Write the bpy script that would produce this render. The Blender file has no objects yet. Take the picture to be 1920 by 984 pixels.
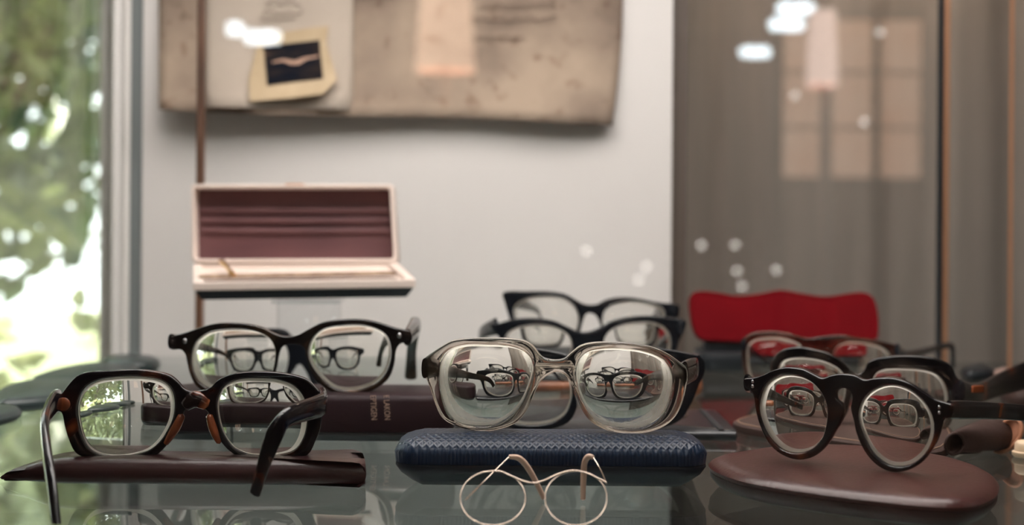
import bpy, bmesh, math, random
from mathutils import Vector, Matrix
from mathutils.geometry import tessellate_polygon
S = bpy.context.scene
COL = S.collection
random.seed(7)
# ------------------------------------------------------------------ camera
F = 2667.0                      # focal length in pixels of a 1920 px wide frame
CX, CY = 960.0, 410.0           # principal point (lens shift)
ZS = 0.90                       # height of the glass shelf
CAM = Vector((0, 0, ZS + 0.14))
ROLL = math.radians(0.42)
cr, sr = math.cos(ROLL), math.sin(ROLL)
cd = bpy.data.cameras.new('camera'); cam = bpy.data.objects.new('camera', cd); COL.objects.link(cam)
cam.matrix_world = Matrix(((cr, -sr, 0, CAM.x), (0, 0, -1, CAM.y), (sr, cr, 0, CAM.z), (0, 0, 0, 1)))
cd.sensor_width = 36; cd.lens = 36 * F / 1920; cd.shift_y = -82 / 1920
cd.clip_start = 0.02; cd.clip_end = 200
cd.dof.use_dof = True; cd.dof.focus_distance = 0.765; cd.dof.aperture_fstop = 6.2
S.camera = cam
# ------------------------------------------------------------------ world, sun, exposure
w = bpy.data.worlds.new('sky'); S.world = w; w.use_nodes = True
bg = w.node_tree.nodes['Background']; bg.inputs[0].default_value = (0.93, 0.97, 1.0, 1); bg.inputs[1].default_value = 6.5
sd = bpy.data.lights.new('sun', 'SUN'); sd.energy = 22; sd.angle = 0.01; sd.color = (1, 0.95, 0.82)
sun = bpy.data.objects.new('sun', sd); COL.objects.link(sun)
sun.rotation_euler = Vector((0.55, 0.42, -0.72)).to_track_quat('-Z', 'Y').to_euler()
def area(name, loc, size, power, color, aim=(0, 0, -1), size_y=None):
    d = bpy.data.lights.new(name, 'AREA'); d.energy = power; d.color = color; d.size = size
    if size_y: d.shape = 'RECTANGLE'; d.size_y = size_y
    o = bpy.data.objects.new(name, d); COL.objects.link(o); o.location = loc
    o.rotation_euler = Vector(aim).to_track_quat('-Z', 'Y').to_euler()
    return o
area('case_lamp_light', (0.04, 0.97, 1.552), 0.84, 8.0, (1.0, 0.92, 0.89), aim=(0, 0.0, -1), size_y=0.40)
area('case_front_lamp_light', (0.0, 0.66, 1.56), 0.5, 2.0, (1.0, 0.95, 0.92), aim=(0, 0.5, -1), size_y=0.05)
area('room_light', (0.6, -2.5, 2.6), 1.6, 14, (1.0, 0.86, 0.74))
area('curtain_fill_light', (0.42, 1.50, 1.52), 0.16, 0.9, (1.0, 0.74, 0.55), aim=(-0.05, 0.45, -1), size_y=0.05)  # added light without a fixture, warms the upper curtain
S.view_settings.view_transform = 'Standard'; S.view_settings.look = 'None'
S.view_settings.exposure = 0.0; S.view_settings.gamma = 1; S.view_settings.use_curve_mapping = False
cy = S.cycles
cy.use_denoising = True; cy.max_bounces = 18; cy.transmission_bounces = 18; cy.transparent_max_bounces = 24
cy.glossy_bounces = 8; cy.diffuse_bounces = 4; cy.sample_clamp_indirect = 16.0; cy.caustics_refractive = True; cy.blur_glossy = 0.3

# ------------------------------------------------------------------ helpers
def ray(px, py):
    a, b = (px - CX) / F, (CY - py) / F
    return Vector((a * cr - b * sr, 1.0, a * sr + b * cr))
def P(px, py, D): return CAM + ray(px, py) * D            # a point of the photo at depth D
def PZ(px, py, z):                                        # a point of the photo on the height z
    r = ray(px, py); return CAM + r * ((z - CAM.z) / r.z)
def spl(pts, n=4, closed=True):
    """Catmull-Rom through the points (tuples of any length)"""
    pts = [tuple(p) for p in pts]; N = len(pts); out = []
    rng = range(N) if closed else range(N - 1)
    for i in rng:
        if closed: p0, p1, p2, p3 = pts[i - 1], pts[i], pts[(i + 1) % N], pts[(i + 2) % N]
        else: p0, p1, p2, p3 = pts[max(i - 1, 0)], pts[i], pts[i + 1], pts[min(i + 2, N - 1)]
        for k in range(n):
            t = k / n
            out.append(tuple(0.5 * (2 * b + (c - a) * t + (2 * a - 5 * b + 4 * c - d) * t * t + (3 * b - a - 3 * c + d) * t ** 3)
                             for a, b, c, d in zip(p0, p1, p2, p3)))
    if not closed: out.append(pts[-1])
    return out
def setp(o, label=None, cat=None, group=None, kind=None):
    if label: o['label'] = label
    if cat: o['category'] = cat
    if group: o['group'] = group
    if kind: o['kind'] = kind
    return o
def thing(name, label, cat, loc, group=None):
    o = bpy.data.objects.new(name, None); COL.objects.link(o); o.location = loc
    o.empty_display_size = 0.02
    bpy.context.view_layer.update()
    return setp(o, label, cat, group)
def origin(o):
    v = Vector((0, 0, 0))
    while o: v = v + o.location; o = o.parent
    return v
def link(name, me, mat, parent=None, base=None):
    """mesh in world coordinates -> object; origin at parent's origin or at base"""
    o = bpy.data.objects.new(name, me); COL.objects.link(o)
    off = origin(parent) if parent else (Vector(base) if base is not None else Vector((0, 0, 0)))
    me.transform(Matrix.Translation(-off))
    if parent: o.parent = parent
    else: o.location = off
    for m in (mat if isinstance(mat, (list, tuple)) else [mat]): me.materials.append(m)
    return o
def mesh(vs, fs, smooth=None, mi=None):
    me = bpy.data.meshes.new('m'); me.from_pydata([tuple(v) for v in vs], [], fs); me.update()
    if mi: me.polygons.foreach_set('material_index', mi)
    bm = bmesh.new(); bm.from_mesh(me); bmesh.ops.recalc_face_normals(bm, faces=bm.faces); bm.to_mesh(me); bm.free()
    if smooth is not None:
        me.polygons.foreach_set('use_smooth', [True] * len(me.polygons)); me.set_sharp_from_angle(angle=math.radians(smooth))
    return me
def boxmesh(c, s, bev=0.0, rot=0.0, seg=2):
    bm = bmesh.new(); bmesh.ops.create_cube(bm, size=1)
    for v in bm.verts: v.co = Vector((v.co.x * s[0], v.co.y * s[1], v.co.z * s[2]))
    if bev > 0: bmesh.ops.bevel(bm, geom=list(bm.edges), offset=bev, segments=seg, affect='EDGES', profile=0.5)
    bmesh.ops.rotate(bm, verts=bm.verts, matrix=Matrix.Rotation(rot, 3, 'Z'), cent=(0, 0, 0))
    bmesh.ops.translate(bm, verts=bm.verts, vec=Vector(c))
    me = bpy.data.meshes.new('m'); bm.to_mesh(me); bm.free()
    if bev > 0:
        me.polygons.foreach_set('use_smooth', [True] * len(me.polygons)); me.set_sharp_from_angle(angle=math.radians(40))
    return me
def box(name, x0, x1, y0, y1, z0, z1, mat, parent=None, bev=0.0):
    return link(name, boxmesh(((x0 + x1) / 2, (y0 + y1) / 2, (z0 + z1) / 2), (x1 - x0, y1 - y0, z1 - z0), bev), mat, parent,
                base=((x0 + x1) / 2, (y0 + y1) / 2, z0))
def area2(p): return 0.5 * sum(p[i - 1][0] * p[i][1] - p[i][0] * p[i - 1][1] for i in range(len(p)))
def inset(poly, d):
    """move every point of a closed 2-D polygon inward by d"""
    n = len(poly); sgn = 1 if area2(poly) > 0 else -1; out = []
    for i in range(n):
        a, b = poly[i - 1], poly[(i + 1) % n]
        tx, ty = b[0] - a[0], b[1] - a[1]; L = math.hypot(tx, ty) or 1
        out.append((poly[i][0] - sgn * ty / L * d, poly[i][1] + sgn * tx / L * d))
    return out
def loft(poly, prof, smooth=50):
    """closed outline lifted through [(z, inset)...] with caps (crowned by the insets)"""
    n = len(poly); vs = []; fs = []
    for z, d in prof: vs += [(x, y, z) for x, y in inset(poly, d)]
    for k in range(len(prof) - 1):
        for i in range(n):
            j = (i + 1) % n; fs.append((k * n + i, k * n + j, (k + 1) * n + j, (k + 1) * n + i))
    for k in (0, len(prof) - 1):
        cx = sum(v[0] for v in vs[k * n:(k + 1) * n]) / n; cy_ = sum(v[1] for v in vs[k * n:(k + 1) * n]) / n
        c = len(vs); vs.append((cx, cy_, prof[k][0] + (0.0006 if k else 0)))
        for i in range(n): fs.append((k * n + i, k * n + (i + 1) % n, c))
    return mesh(vs, fs, smooth)
def rrect(x0, x1, y0, y1, r, n=8):
    out = []
    for cx_, cy_, a0 in ((x1 - r, y1 - r, 0), (x0 + r, y1 - r, 90), (x0 + r, y0 + r, 180), (x1 - r, y0 + r, 270)):
        for k in range(n + 1):
            a = math.radians(a0 + 90 * k / n); out.append((cx_ + r * math.cos(a), cy_ + r * math.sin(a)))
    return out
def dense(poly, step):
    out = []
    for i in range(len(poly)):
        a, b = poly[i], poly[(i + 1) % len(poly)]; L = math.hypot(b[0] - a[0], b[1] - a[1]); k = max(1, int(L / step))
        out += [(a[0] + (b[0] - a[0]) * t / k, a[1] + (b[1] - a[1]) * t / k) for t in range(k)]
    return out
def sweep(pts, sizes, n=12, up=(0, 0, 1), sm=5, closed=False, sq=1.0):
    """tube through 3-D points, elliptical section (width, height along up) given per point"""
    data = spl([tuple(p) + tuple(s) for p, s in zip(pts, sizes)], sm, closed)
    N = len(data); vs = []; fs = []; up = Vector(up)
    for i, d in enumerate(data):
        a = Vector(data[i - 1 if (closed or i) else 0][:3]); b = Vector(data[(i + 1) % N if closed else min(i + 1, N - 1)][:3])
        t = (b - a).normalized(); s = t.cross(up)
        if s.length < 0.15: s = t.cross(Vector((0, 1, 0)))
        s.normalize(); u = s.cross(t).normalized()
        for k in range(n):
            an = 2 * math.pi * k / n; c, e = math.cos(an), math.sin(an)
            c = math.copysign(abs(c) ** sq, c); e = math.copysign(abs(e) ** sq, e)
            vs.append(Vector(d[:3]) + s * (c * d[3] / 2) + u * (e * d[4] / 2))
    for i in range(N if closed else N - 1):
        for k in range(n):
            fs.append((i * n + k, i * n + (k + 1) % n, ((i + 1) % N) * n + (k + 1) % n, ((i + 1) % N) * n + k))
    if not closed:
        for i in (0, N - 1):
            c = len(vs); t = (Vector(data[min(i + 1, N - 1)][:3]) - Vector(data[max(i - 1, 0)][:3])).normalized() * (0.25 * data[i][3])
            vs.append(Vector(data[i][:3]) + (t if i else -t))
            for k in range(n): fs.append((i * n + k, i * n + (k + 1) % n, c))
    return mesh(vs, fs, 60)
def curve_mesh(splines, thick, bevel):
    """filled 2-D outlines with holes -> bevelled slab, u/v in x/y, thickness in z"""
    cu = bpy.data.curves.new('c', 'CURVE'); cu.dimensions = '2D'; cu.fill_mode = 'BOTH'
    cu.extrude = max(thick / 2 - bevel, 0.00005); cu.bevel_depth = bevel; cu.bevel_resolution = 3; cu.offset = -bevel
    for s in splines:
        sp = cu.splines.new('POLY'); sp.points.add(len(s) - 1)
        for q, (x, y) in zip(sp.points, s): q.co = (x, y, 0, 1)
        sp.use_cyclic_u = True
    o = bpy.data.objects.new('c', cu); COL.objects.link(o)
    bpy.context.view_layer.update()
    me = bpy.data.meshes.new_from_object(o.evaluated_get(bpy.context.evaluated_depsgraph_get()))
    bpy.data.objects.remove(o); bpy.data.curves.remove(cu)
    bm = bmesh.new(); bm.from_mesh(me); bmesh.ops.remove_doubles(bm, verts=bm.verts, dist=0.00002)
    bmesh.ops.recalc_face_normals(bm, faces=bm.faces); bm.to_mesh(me); bm.free()
    me.materials.clear()
    me.polygons.foreach_set('use_smooth', [True] * len(me.polygons)); me.set_sharp_from_angle(angle=math.radians(38))
    return me
def sphere(c, r, seg=12, sc=(1, 1, 1)):
    bm = bmesh.new(); bmesh.ops.create_uvsphere(bm, u_segments=seg, v_segments=seg // 2 + 2, radius=r)
    for v in bm.verts: v.co = Vector((v.co.x * sc[0], v.co.y * sc[1], v.co.z * sc[2])) + Vector(c)
    me = bpy.data.meshes.new('m'); bm.to_mesh(me); bm.free()
    me.polygons.foreach_set('use_smooth', [True] * len(me.polygons)); return me
def join(meshes):
    bm = bmesh.new()
    for m in meshes: bm.from_mesh(m)
    me = bpy.data.meshes.new('m'); bm.to_mesh(me); bm.free()
    for m in meshes: bpy.data.meshes.remove(m)
    return me

# ------------------------------------------------------------------ materials
def mat(name, col=(0.8, 0.8, 0.8), rough=0.5, metal=0.0, **kw):
    m = bpy.data.materials.new(name); m.use_nodes = True; b = m.node_tree.nodes['Principled BSDF']
    b.inputs['Base Color'].default_value = (*col, 1); b.inputs['Roughness'].default_value = rough; b.inputs['Metallic'].default_value = metal
    for k, v in kw.items(): b.inputs[k.replace('_', ' ')].default_value = v
    return m
def noise_mat(name, stops, scale=20, rough=0.4, bump=0.0, bscale=200, detail=4, coords='Object', stretch=(1, 1, 1), dist=0.0, **kw):
    m = mat(name, (1, 1, 1), rough, **kw); nt = m.node_tree; N = nt.nodes; L = nt.links; b = N['Principled BSDF']
    tc = N.new('ShaderNodeTexCoord'); mp = N.new('ShaderNodeMapping'); mp.inputs['Scale'].default_value = stretch
    L.new(tc.outputs[coords], mp.inputs[0])
    nz = N.new('ShaderNodeTexNoise'); nz.inputs['Scale'].default_value = scale; nz.inputs['Detail'].default_value = detail
    nz.inputs['Distortion'].default_value = dist
    L.new(mp.outputs[0], nz.inputs['Vector'])
    cr_ = N.new('ShaderNodeValToRGB'); e = cr_.color_ramp.elements
    while len(e) < len(stops): e.new(0.5)
    for el, (p, c) in zip(e, stops): el.position = p; el.color = (*c, 1)
    L.new(nz.outputs['Fac'], cr_.inputs[0]); L.new(cr_.outputs[0], b.inputs['Base Color'])
    if bump:
        n2 = N.new('ShaderNodeTexNoise'); n2.inputs['Scale'].default_value = bscale; L.new(tc.outputs[coords], n2.inputs['Vector'])
        bp = N.new('ShaderNodeBump'); bp.inputs['Strength'].default_value = bump; bp.inputs['Distance'].default_value = 0.0006
        L.new(n2.outputs['Fac'], bp.inputs['Height']); L.new(bp.outputs[0], b.inputs['Normal'])
    return m
def thin_glass(name, tint=(0.97, 0.98, 0.97), ior=1.5, rough=0.0):
    """clear sheet: Fresnel mix of a sharp reflection and straight-through transparency"""
    m = bpy.data.materials.new(name); m.use_nodes = True; nt = m.node_tree; N = nt.nodes; L = nt.links; N.clear()
    out = N.new('ShaderNodeOutputMaterial'); mx = N.new('ShaderNodeMixShader'); fr = N.new('ShaderNodeFresnel'); fr.inputs['IOR'].default_value = ior
    tr = N.new('ShaderNodeBsdfTransparent'); tr.inputs[0].default_value = (*tint, 1); gl = N.new('ShaderNodeBsdfGlossy'); gl.inputs['Roughness'].default_value = rough
    ge = N.new('ShaderNodeNewGeometry'); mr = N.new('ShaderNodeMapRange'); mr.inputs[3].default_value = ior; mr.inputs[4].default_value = 1 / ior
    L.new(ge.outputs['Backfacing'], mr.inputs[0]); L.new(mr.outputs[0], fr.inputs['IOR'])      # same Fresnel curve from either side of the sheet
    L.new(fr.outputs[0], mx.inputs[0]); L.new(tr.outputs[0], mx.inputs[1]); L.new(gl.outputs[0], mx.inputs[2]); L.new(mx.outputs[0], out.inputs[0])
    return m
def emit(name, col, s):
    m = mat(name, col, 0.6); b = m.node_tree.nodes['Principled BSDF']
    b.inputs['Emission Color'].default_value = (*col, 1); b.inputs['Emission Strength'].default_value = s; return m
M = {}
m = bpy.data.materials.new('lens_glass'); m.use_nodes = True; nt = m.node_tree; nt.nodes.clear()
g = nt.nodes.new('ShaderNodeBsdfGlass'); g.inputs['IOR'].default_value = 1.5; g.inputs['Roughness'].default_value = 0.0; g.inputs[0].default_value = (0.985, 0.985, 0.97, 1)
o_ = nt.nodes.new('ShaderNodeOutputMaterial'); nt.links.new(g.outputs[0], o_.inputs[0]); M['lens'] = m
m = bpy.data.materials.new('ground_lens_edge'); m.use_nodes = True; nt = m.node_tree; nt.nodes.clear()
d_ = nt.nodes.new('ShaderNodeBsdfDiffuse'); d_.inputs[0].default_value = (0.90, 0.86, 0.78, 1)
t_ = nt.nodes.new('ShaderNodeBsdfTranslucent'); t_.inputs[0].default_value = (0.95, 0.91, 0.83, 1)
mx = nt.nodes.new('ShaderNodeMixShader'); mx.inputs[0].default_value = 0.65; o_ = nt.nodes.new('ShaderNodeOutputMaterial')
nt.links.new(d_.outputs[0], mx.inputs[1]); nt.links.new(t_.outputs[0], mx.inputs[2]); nt.links.new(mx.outputs[0], o_.inputs[0]); M['edge'] = m
M['tort'] = noise_mat('dark_tortoiseshell', [(0.57, (0.005, 0.004, 0.006)), (0.65, (0.05, 0.012, 0.006)), (0.76, (0.32, 0.08, 0.025))], 38, 0.10, detail=2, dist=0.6)
M['tort_lite'] = noise_mat('amber_tortoiseshell', [(0.42, (0.012, 0.006, 0.006)), (0.52, (0.13, 0.03, 0.012)), (0.66, (0.50, 0.16, 0.06))], 45, 0.10, detail=2, dist=0.6)
M['brownhorn'] = noise_mat('dark_brown_horn', [(0.45, (0.008, 0.006, 0.006)), (0.62, (0.03, 0.017, 0.011)), (0.78, (0.14, 0.065, 0.03))], 40, 0.12, detail=2, dist=0.4)
M['black'] = mat('black_acetate', (0.008, 0.010, 0.014), 0.16)
M['black_matte'] = mat('dull_black', (0.012, 0.016, 0.02), 0.45)
M['clear'] = noise_mat('smoky_clear_acetate', [(0.35, (0.62, 0.54, 0.47)), (0.65, (0.90, 0.84, 0.77))], 30, 0.03, Transmission_Weight=1.0, IOR=1.49)
M['smoke'] = noise_mat('dark_smoky_acetate', [(0.45, (0.012, 0.011, 0.013)), (0.75, (0.30, 0.24, 0.20))], 30, 0.05, Transmission_Weight=0.7, IOR=1.49)
M['rosy'] = noise_mat('rosy_brown_acetate', [(0.40, (0.10, 0.035, 0.025)), (0.7, (0.62, 0.34, 0.24))], 30, 0.04, Transmission_Weight=0.9, IOR=1.49)
M['amberpad'] = noise_mat('amber_acetate', [(0.35, (0.12, 0.028, 0.012)), (0.7, (0.38, 0.10, 0.035))], 60, 0.2)
M['gold'] = mat('thin_gold_wire', (0.62, 0.50, 0.42), 0.22, 1.0)
M['brass'] = mat('brass', (0.50, 0.25, 0.14), 0.4, 0.35)
M['steel'] = mat('steel', (0.6, 0.6, 0.62), 0.25, 1.0)
M['sleeve'] = mat('flesh_plastic_sleeve', (0.62, 0.42, 0.32), 0.4)
M['pane'] = thin_glass('cabinet_glass')
M['wpane'] = thin_glass('window_glass')
M['acryl'] = thin_glass('clear_acrylic', (0.97, 0.98, 0.985), 1.49)
M['shelf'] = thin_glass('shelf_glass', (0.86, 0.905, 0.90), 1.66, 0.010)
# ------------------------------------------------------------------ the room
M['wallp'] = noise_mat('pale_wall_paint', [(0.3, (0.62, 0.58, 0.55)), (0.7, (0.66, 0.62, 0.59))], 3, 0.8)
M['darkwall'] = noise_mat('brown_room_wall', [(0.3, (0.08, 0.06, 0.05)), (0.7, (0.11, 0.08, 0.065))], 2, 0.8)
M['floor'] = noise_mat('dark_wood_floor', [(0.3, (0.07, 0.05, 0.04)), (0.7, (0.12, 0.085, 0.06))], 4, 0.5, stretch=(1, 8, 1))
M['ceil'] = mat('ceiling_paint', (0.30, 0.26, 0.24), 0.9)
def struct(name, *a, **k): return setp(box(name, *a, **k), kind='structure')
XL, XR, YB, YF = -1.8, 3.5, 1.75, -11.6
struct('floor', XL, XR, YF, YB + 0.2, -0.05, 0.0, M['floor'])
struct('ceiling', XL, XR, YF, YB + 0.2, 2.7, 2.75, M['ceil'])
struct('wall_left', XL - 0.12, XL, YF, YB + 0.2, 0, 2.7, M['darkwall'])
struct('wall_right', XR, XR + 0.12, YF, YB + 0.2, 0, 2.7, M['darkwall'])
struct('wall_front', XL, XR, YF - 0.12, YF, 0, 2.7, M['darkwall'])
WX0, WX1, WZ0, WZ1 = -1.70, -0.478, 0.55, 2.5
def polybox(parts):
    return join([boxmesh(((a + b) / 2, (c + d) / 2, (e + f) / 2), (b - a, d - c, f - e)) for a, b, c, d, e, f in parts])
setp(link('wall_back', polybox([(WX1, XR, YB, YB + .2, 0, 2.7), (XL, WX0, YB, YB + .2, 0, 2.7), (WX0, WX1, YB, YB + .2, 0, WZ0), (WX0, WX1, YB, YB + .2, WZ1, 2.7)]),
          M['wallp'], base=(0, YB, 0)), kind='structure')
M['frame'] = mat('white_window_paint', (0.80, 0.77, 0.74), 0.5)
wf = setp(link('window_1', polybox([(WX1 - .035, WX1, YB + .02, YB + .08, WZ0, WZ1), (WX0, WX0 + .05, YB + .02, YB + .08, WZ0, WZ1),
     (WX0, WX1, YB + .02, YB + .08, WZ0, WZ0 + .05), (WX0, WX1, YB + .02, YB + .08, WZ1 - .05, WZ1)]), M['frame'], base=(WX0, YB, WZ0)), kind='structure')
box('window_pane', WX0 + .05, WX1 - .035, YB + .045, YB + .051, WZ0 + .05, WZ1 - .05, M['wpane'], wf)
# ------------------------------------------------------------------ garden outside
M['lawn'] = noise_mat('lawn', [(0.3, (0.16, 0.18, 0.08)), (0.7, (0.42, 0.44, 0.26))], 3, 0.9)
setp(box('ground', -14, 6, YB + 0.25, 16, -0.12, -0.02, M['lawn']), kind='structure')
def leafmat(name, c0, c1):
    m = bpy.data.materials.new(name); m.use_nodes = True; nt = m.node_tree; N = nt.nodes; L = nt.links; N.clear()
    tc = N.new('ShaderNodeTexCoord'); nz = N.new('ShaderNodeTexNoise'); nz.inputs['Scale'].default_value = 5; L.new(tc.outputs['Object'], nz.inputs['Vector'])
    r = N.new('ShaderNodeValToRGB'); r.color_ramp.elements[0].color = (*c0, 1); r.color_ramp.elements[1].color = (*c1, 1)
    r.color_ramp.elements[0].position = .35; r.color_ramp.elements[1].position = .65
    L.new(nz.outputs['Fac'], r.inputs[0]); b = N.new('ShaderNodeBsdfPrincipled'); b.inputs['Roughness'].default_value = 0.28; L.new(r.outputs[0], b.inputs['Base Color'])
    t = N.new('ShaderNodeBsdfTranslucent'); L.new(r.outputs[0], t.inputs[0]); mx = N.new('ShaderNodeMixShader'); mx.inputs[0].default_value = 0.45
    L.new(b.outputs[0], mx.inputs[1]); L.new(t.outputs[0], mx.inputs[2]); o = N.new('ShaderNodeOutputMaterial'); L.new(mx.outputs[0], o.inputs[0]); return m
LM = [leafmat('leaf_green', (0.07, 0.10, 0.04), (0.25, 0.29, 0.11)), leafmat('leaf_yellow_green', (0.20, 0.22, 0.10), (0.52, 0.52, 0.30)), leafmat('leaf_deep_green', (0.035, 0.07, 0.04), (0.14, 0.19, 0.09))]
M['bark'] = noise_mat('bark', [(0.3, (0.05, 0.04, 0.03)), (0.7, (0.14, 0.11, 0.08))], 20, 0.9)
def shrub(name, label, c, r, n, lm, leaf, cat='tree'):
    rnd = random.Random(int(c[0] * 100) + n); root = thing(name, label, cat, (c[0], c[1], -0.02))
    vs, fs = [], []
    for i in range(n):
        while True:
            p = Vector((rnd.uniform(-1, 1), rnd.uniform(-1, 1), rnd.uniform(-1, 1)))
            if 0.25 < p.length < 1: break
        p = Vector(c) + Vector((p.x * r[0], p.y * r[1], p.z * r[2]))
        if p.z < 0.02: continue
        a = Vector((rnd.gauss(0, 1), rnd.gauss(0, 1), rnd.gauss(-.4, 1))).normalized(); b = a.cross(Vector((rnd.gauss(0, 1), rnd.gauss(0, 1), 1))).normalized()
        l = leaf * rnd.uniform(.6, 1.3); h = l * .28; k = len(vs); nn = a.cross(b) * h * .35
        vs += [p, p + a * l * .35 + b * h + nn, p + a * l, p + a * l * .35 - b * h + nn, p + a * l * .75 + b * h * .7 + nn * .6, p + a * l * .75 - b * h * .7 + nn * .6]
        fs += [(k, k + 1, k + 4, k + 2), (k, k + 2, k + 5, k + 3)]
    me = bpy.data.meshes.new('m'); me.from_pydata([tuple(v) for v in vs], [], fs); me.update(); link('foliage', me, lm, root)
    ms = []
    for i in range(6):
        q = Vector((c[0] + rnd.uniform(-.8, .8) * r[0], c[1] + rnd.uniform(-.6, .6) * r[1], c[2] + rnd.uniform(-.3, .8) * r[2]))
        b0 = Vector((c[0] + rnd.uniform(-.05, .05), c[1], -0.02)); mid = (b0 + q) / 2 + Vector((rnd.uniform(-.1, .1), 0, 0.1))
        ms.append(sweep([b0, mid, q], [(.05, .05), (.03, .03), (.01, .01)], 6, sm=4))
    link('stem', join(ms), M['bark'], root)
shrub('garden_tree', 'leafy green tree filling the upper left of the window', (-1.95, 3.9, 2.1), (1.5, 0.8, 1.38), 5200, LM[0], 0.12)
shrub('garden_tree', 'darker green tree farther back behind the window', (-3.0, 6.6, 2.3), (1.5, 1.0, 1.8), 2200, LM[2], 0.20)
shrub('garden_bush', 'sunlit yellow green bush low outside the window', (-1.0, 2.75, 0.30), (0.7, 0.35, 0.62), 650, LM[1], 0.10, 'bush')
shrub('garden_bush', 'pale sparse bush beside the window frame outside', (-1.1, 5.3, 1.15), (0.45, 0.45, 0.8), 420, LM[1], 0.12, 'bush')
# ------------------------------------------------------------------ curtain on the right
M['curt'] = noise_mat('taupe_curtain', [(0.3, (0.22, 0.195, 0.172)), (0.7, (0.27, 0.235, 0.21))], 6, 0.85, stretch=(6, 6, .5))
vs, fs = [], []; NX = 420
for j, z in enumerate((0.1, 0.8, 1.2, 1.6, 2.45)):
    for i in range(NX):
        x = 0.10 + 1.5 * i / (NX - 1); amp = 0.009 + .004 * math.sin(x * 7)
        y = 1.66 + amp * math.sin(x * 48 + 2.2 * math.sin(x * 9 + .2 * j)) + .0015 * math.sin(x * 131 + j * .3); vs.append((x, y, z))
for j in range(4):
    for i in range(NX - 1): fs.append((j * NX + i, j * NX + i + 1, (j + 1) * NX + i + 1, (j + 1) * NX + i))
me = mesh(vs, fs, 80)
cu = link('curtain', me, M['curt'], base=(0.85, 1.66, 0.1)); so = cu.modifiers.new('thick', 'SOLIDIFY'); so.thickness = 0.002
setp(cu, 'taupe grey curtain hanging in vertical folds behind the glass at right', 'curtain')
link('curtain_rail', sweep([(0.05, 1.66, 2.46), (1.65, 1.66, 2.46)], [(.025, .025)] * 2, 12, sm=1), M['brass'], cu)
# ------------------------------------------------------------------ room behind the photographer (reflected in the glass; floor lamps and cabinet added)
YP = 0.56                                   # front pane of the showcase
def mir(px, py, D): p = P(px, py, D); return Vector((p.x, 2 * YP - p.y, p.z))
M['tube'] = emit('fluorescent_tube', (0.80, 0.93, 1.0), 26)
M['warm'] = emit('warm_glow_fabric', (1.0, 0.64, 0.45), 5.0)
M['warm2'] = emit('rosy_glow_fabric', (1.0, 0.74, 0.64), 8.0)
def ceiling_lamp(px, py, D, L, label):
    c = mir(px, py, D); r = thing('ceiling_lamp', label, 'lamp', c, 'strip lamps hung in the room behind')
    link('housing', boxmesh(c + Vector((0, 0, .06)), (L + .04, .12, .03), .006), M['black_matte'], r)
    link('tube', sweep([c + Vector((-L / 2, 0, 0)), c + Vector((L / 2, 0, 0))], [(.08, .08)] * 2, 12, sm=1), M['tube'], r)
    link('cord', sweep([c + Vector((0, 0, .07)), Vector((c.x, c.y, 2.7))], [(.008, .008)] * 2, 6, sm=1, up=(0, 1, 0)), M['black_matte'], r)
for px, py, D, L, t in ((422, 54, 9.0, .20, 'white tube lamp reflected at the far upper left'), (492, 70, 9.4, .20, 'white tube lamp reflected just above the taped stamp'),
                        (1492, 16, 9.0, .21, 'topmost white tube lamp reflected at the upper right'), (1475, 46, 9.4, .20, 'white tube lamp reflected just under the topmost one'),
                        (1416, 98, 10.4, .19, 'lowest bright tube lamp reflected over the curtain')):
    ceiling_lamp(px, py, D, L, t)
def glow_lamp(name, px, py, D, w_, h_, label, mt):
    c = mir(px, py, D); r = thing(name, label, 'lamp', (c.x, c.y, 0))
    vs, fs = [], []; n = 24
    for k, (z, q) in enumerate(((-h_ / 2, w_ / 2), (h_ / 2, w_ / 2 * .8))):
        vs += [(c.x + q * math.cos(2 * math.pi * i / n), c.y + q * math.sin(2 * math.pi * i / n), c.z + z) for i in range(n)]
    fs = [(i, (i + 1) % n, n + (i + 1) % n, n + i) for i in range(n)]
    link('lamp_shade', mesh(vs, fs, 60), mt, r)
    link('pole', sweep([(c.x, c.y, 0.02), (c.x, c.y, c.z + h_ / 2)], [(.025, .025)] * 2, 8, sm=1, up=(0, 1, 0)), M['brass'], r)
    link('base', loft([(c.x + .16 * math.cos(a * .4488), c.y + .16 * math.sin(a * .4488)) for a in range(14)], [(0, .0), (.02, 0), (.03, .02)]), M['brass'], r)
glow_lamp('added_glow_lamp', 835, 50, 8.0, 0.34, 0.50, 'warm orange floor lamp added for the glow reflected over the old paper', M['warm'])  # added lamp, makes the warm patch reflected over the paper
glow_lamp('added_glow_lamp', 1542, 90, 7.6, 0.17, 0.40, 'slim rosy floor lamp added for the glow reflected over the curtain', M['warm2'])  # added lamp, makes the pinkish patch reflected over the curtain
cb = thing('added_glow_cabinet', 'tall dark cabinet added so its glowing panels reflect warmly over the curtain', 'cabinet', Vector((mir(1600, 300, 11.0).x, mir(1600, 300, 11.0).y, 0)))  # added cabinet, gives the pane a warm striped reflection
c0, c1, cyy_ = mir(1462, 300, 11.0).x, mir(1735, 300, 11.0).x, mir(1600, 300, 11.0).y
M['glow'] = noise_mat('added_warm_glow', [(0.3, (0.9, 0.5, 0.32)), (0.7, (1.0, 0.68, 0.5))], 2.5, .8); b = M['glow'].node_tree.nodes['Principled BSDF']
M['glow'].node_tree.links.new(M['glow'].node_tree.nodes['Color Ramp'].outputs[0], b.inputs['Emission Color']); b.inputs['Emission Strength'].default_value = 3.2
box('cabinet_body', c0, c1, cyy_ - .35, cyy_ - .04, 0.0, 2.66, M['darkwall'], cb, .004)
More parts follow.
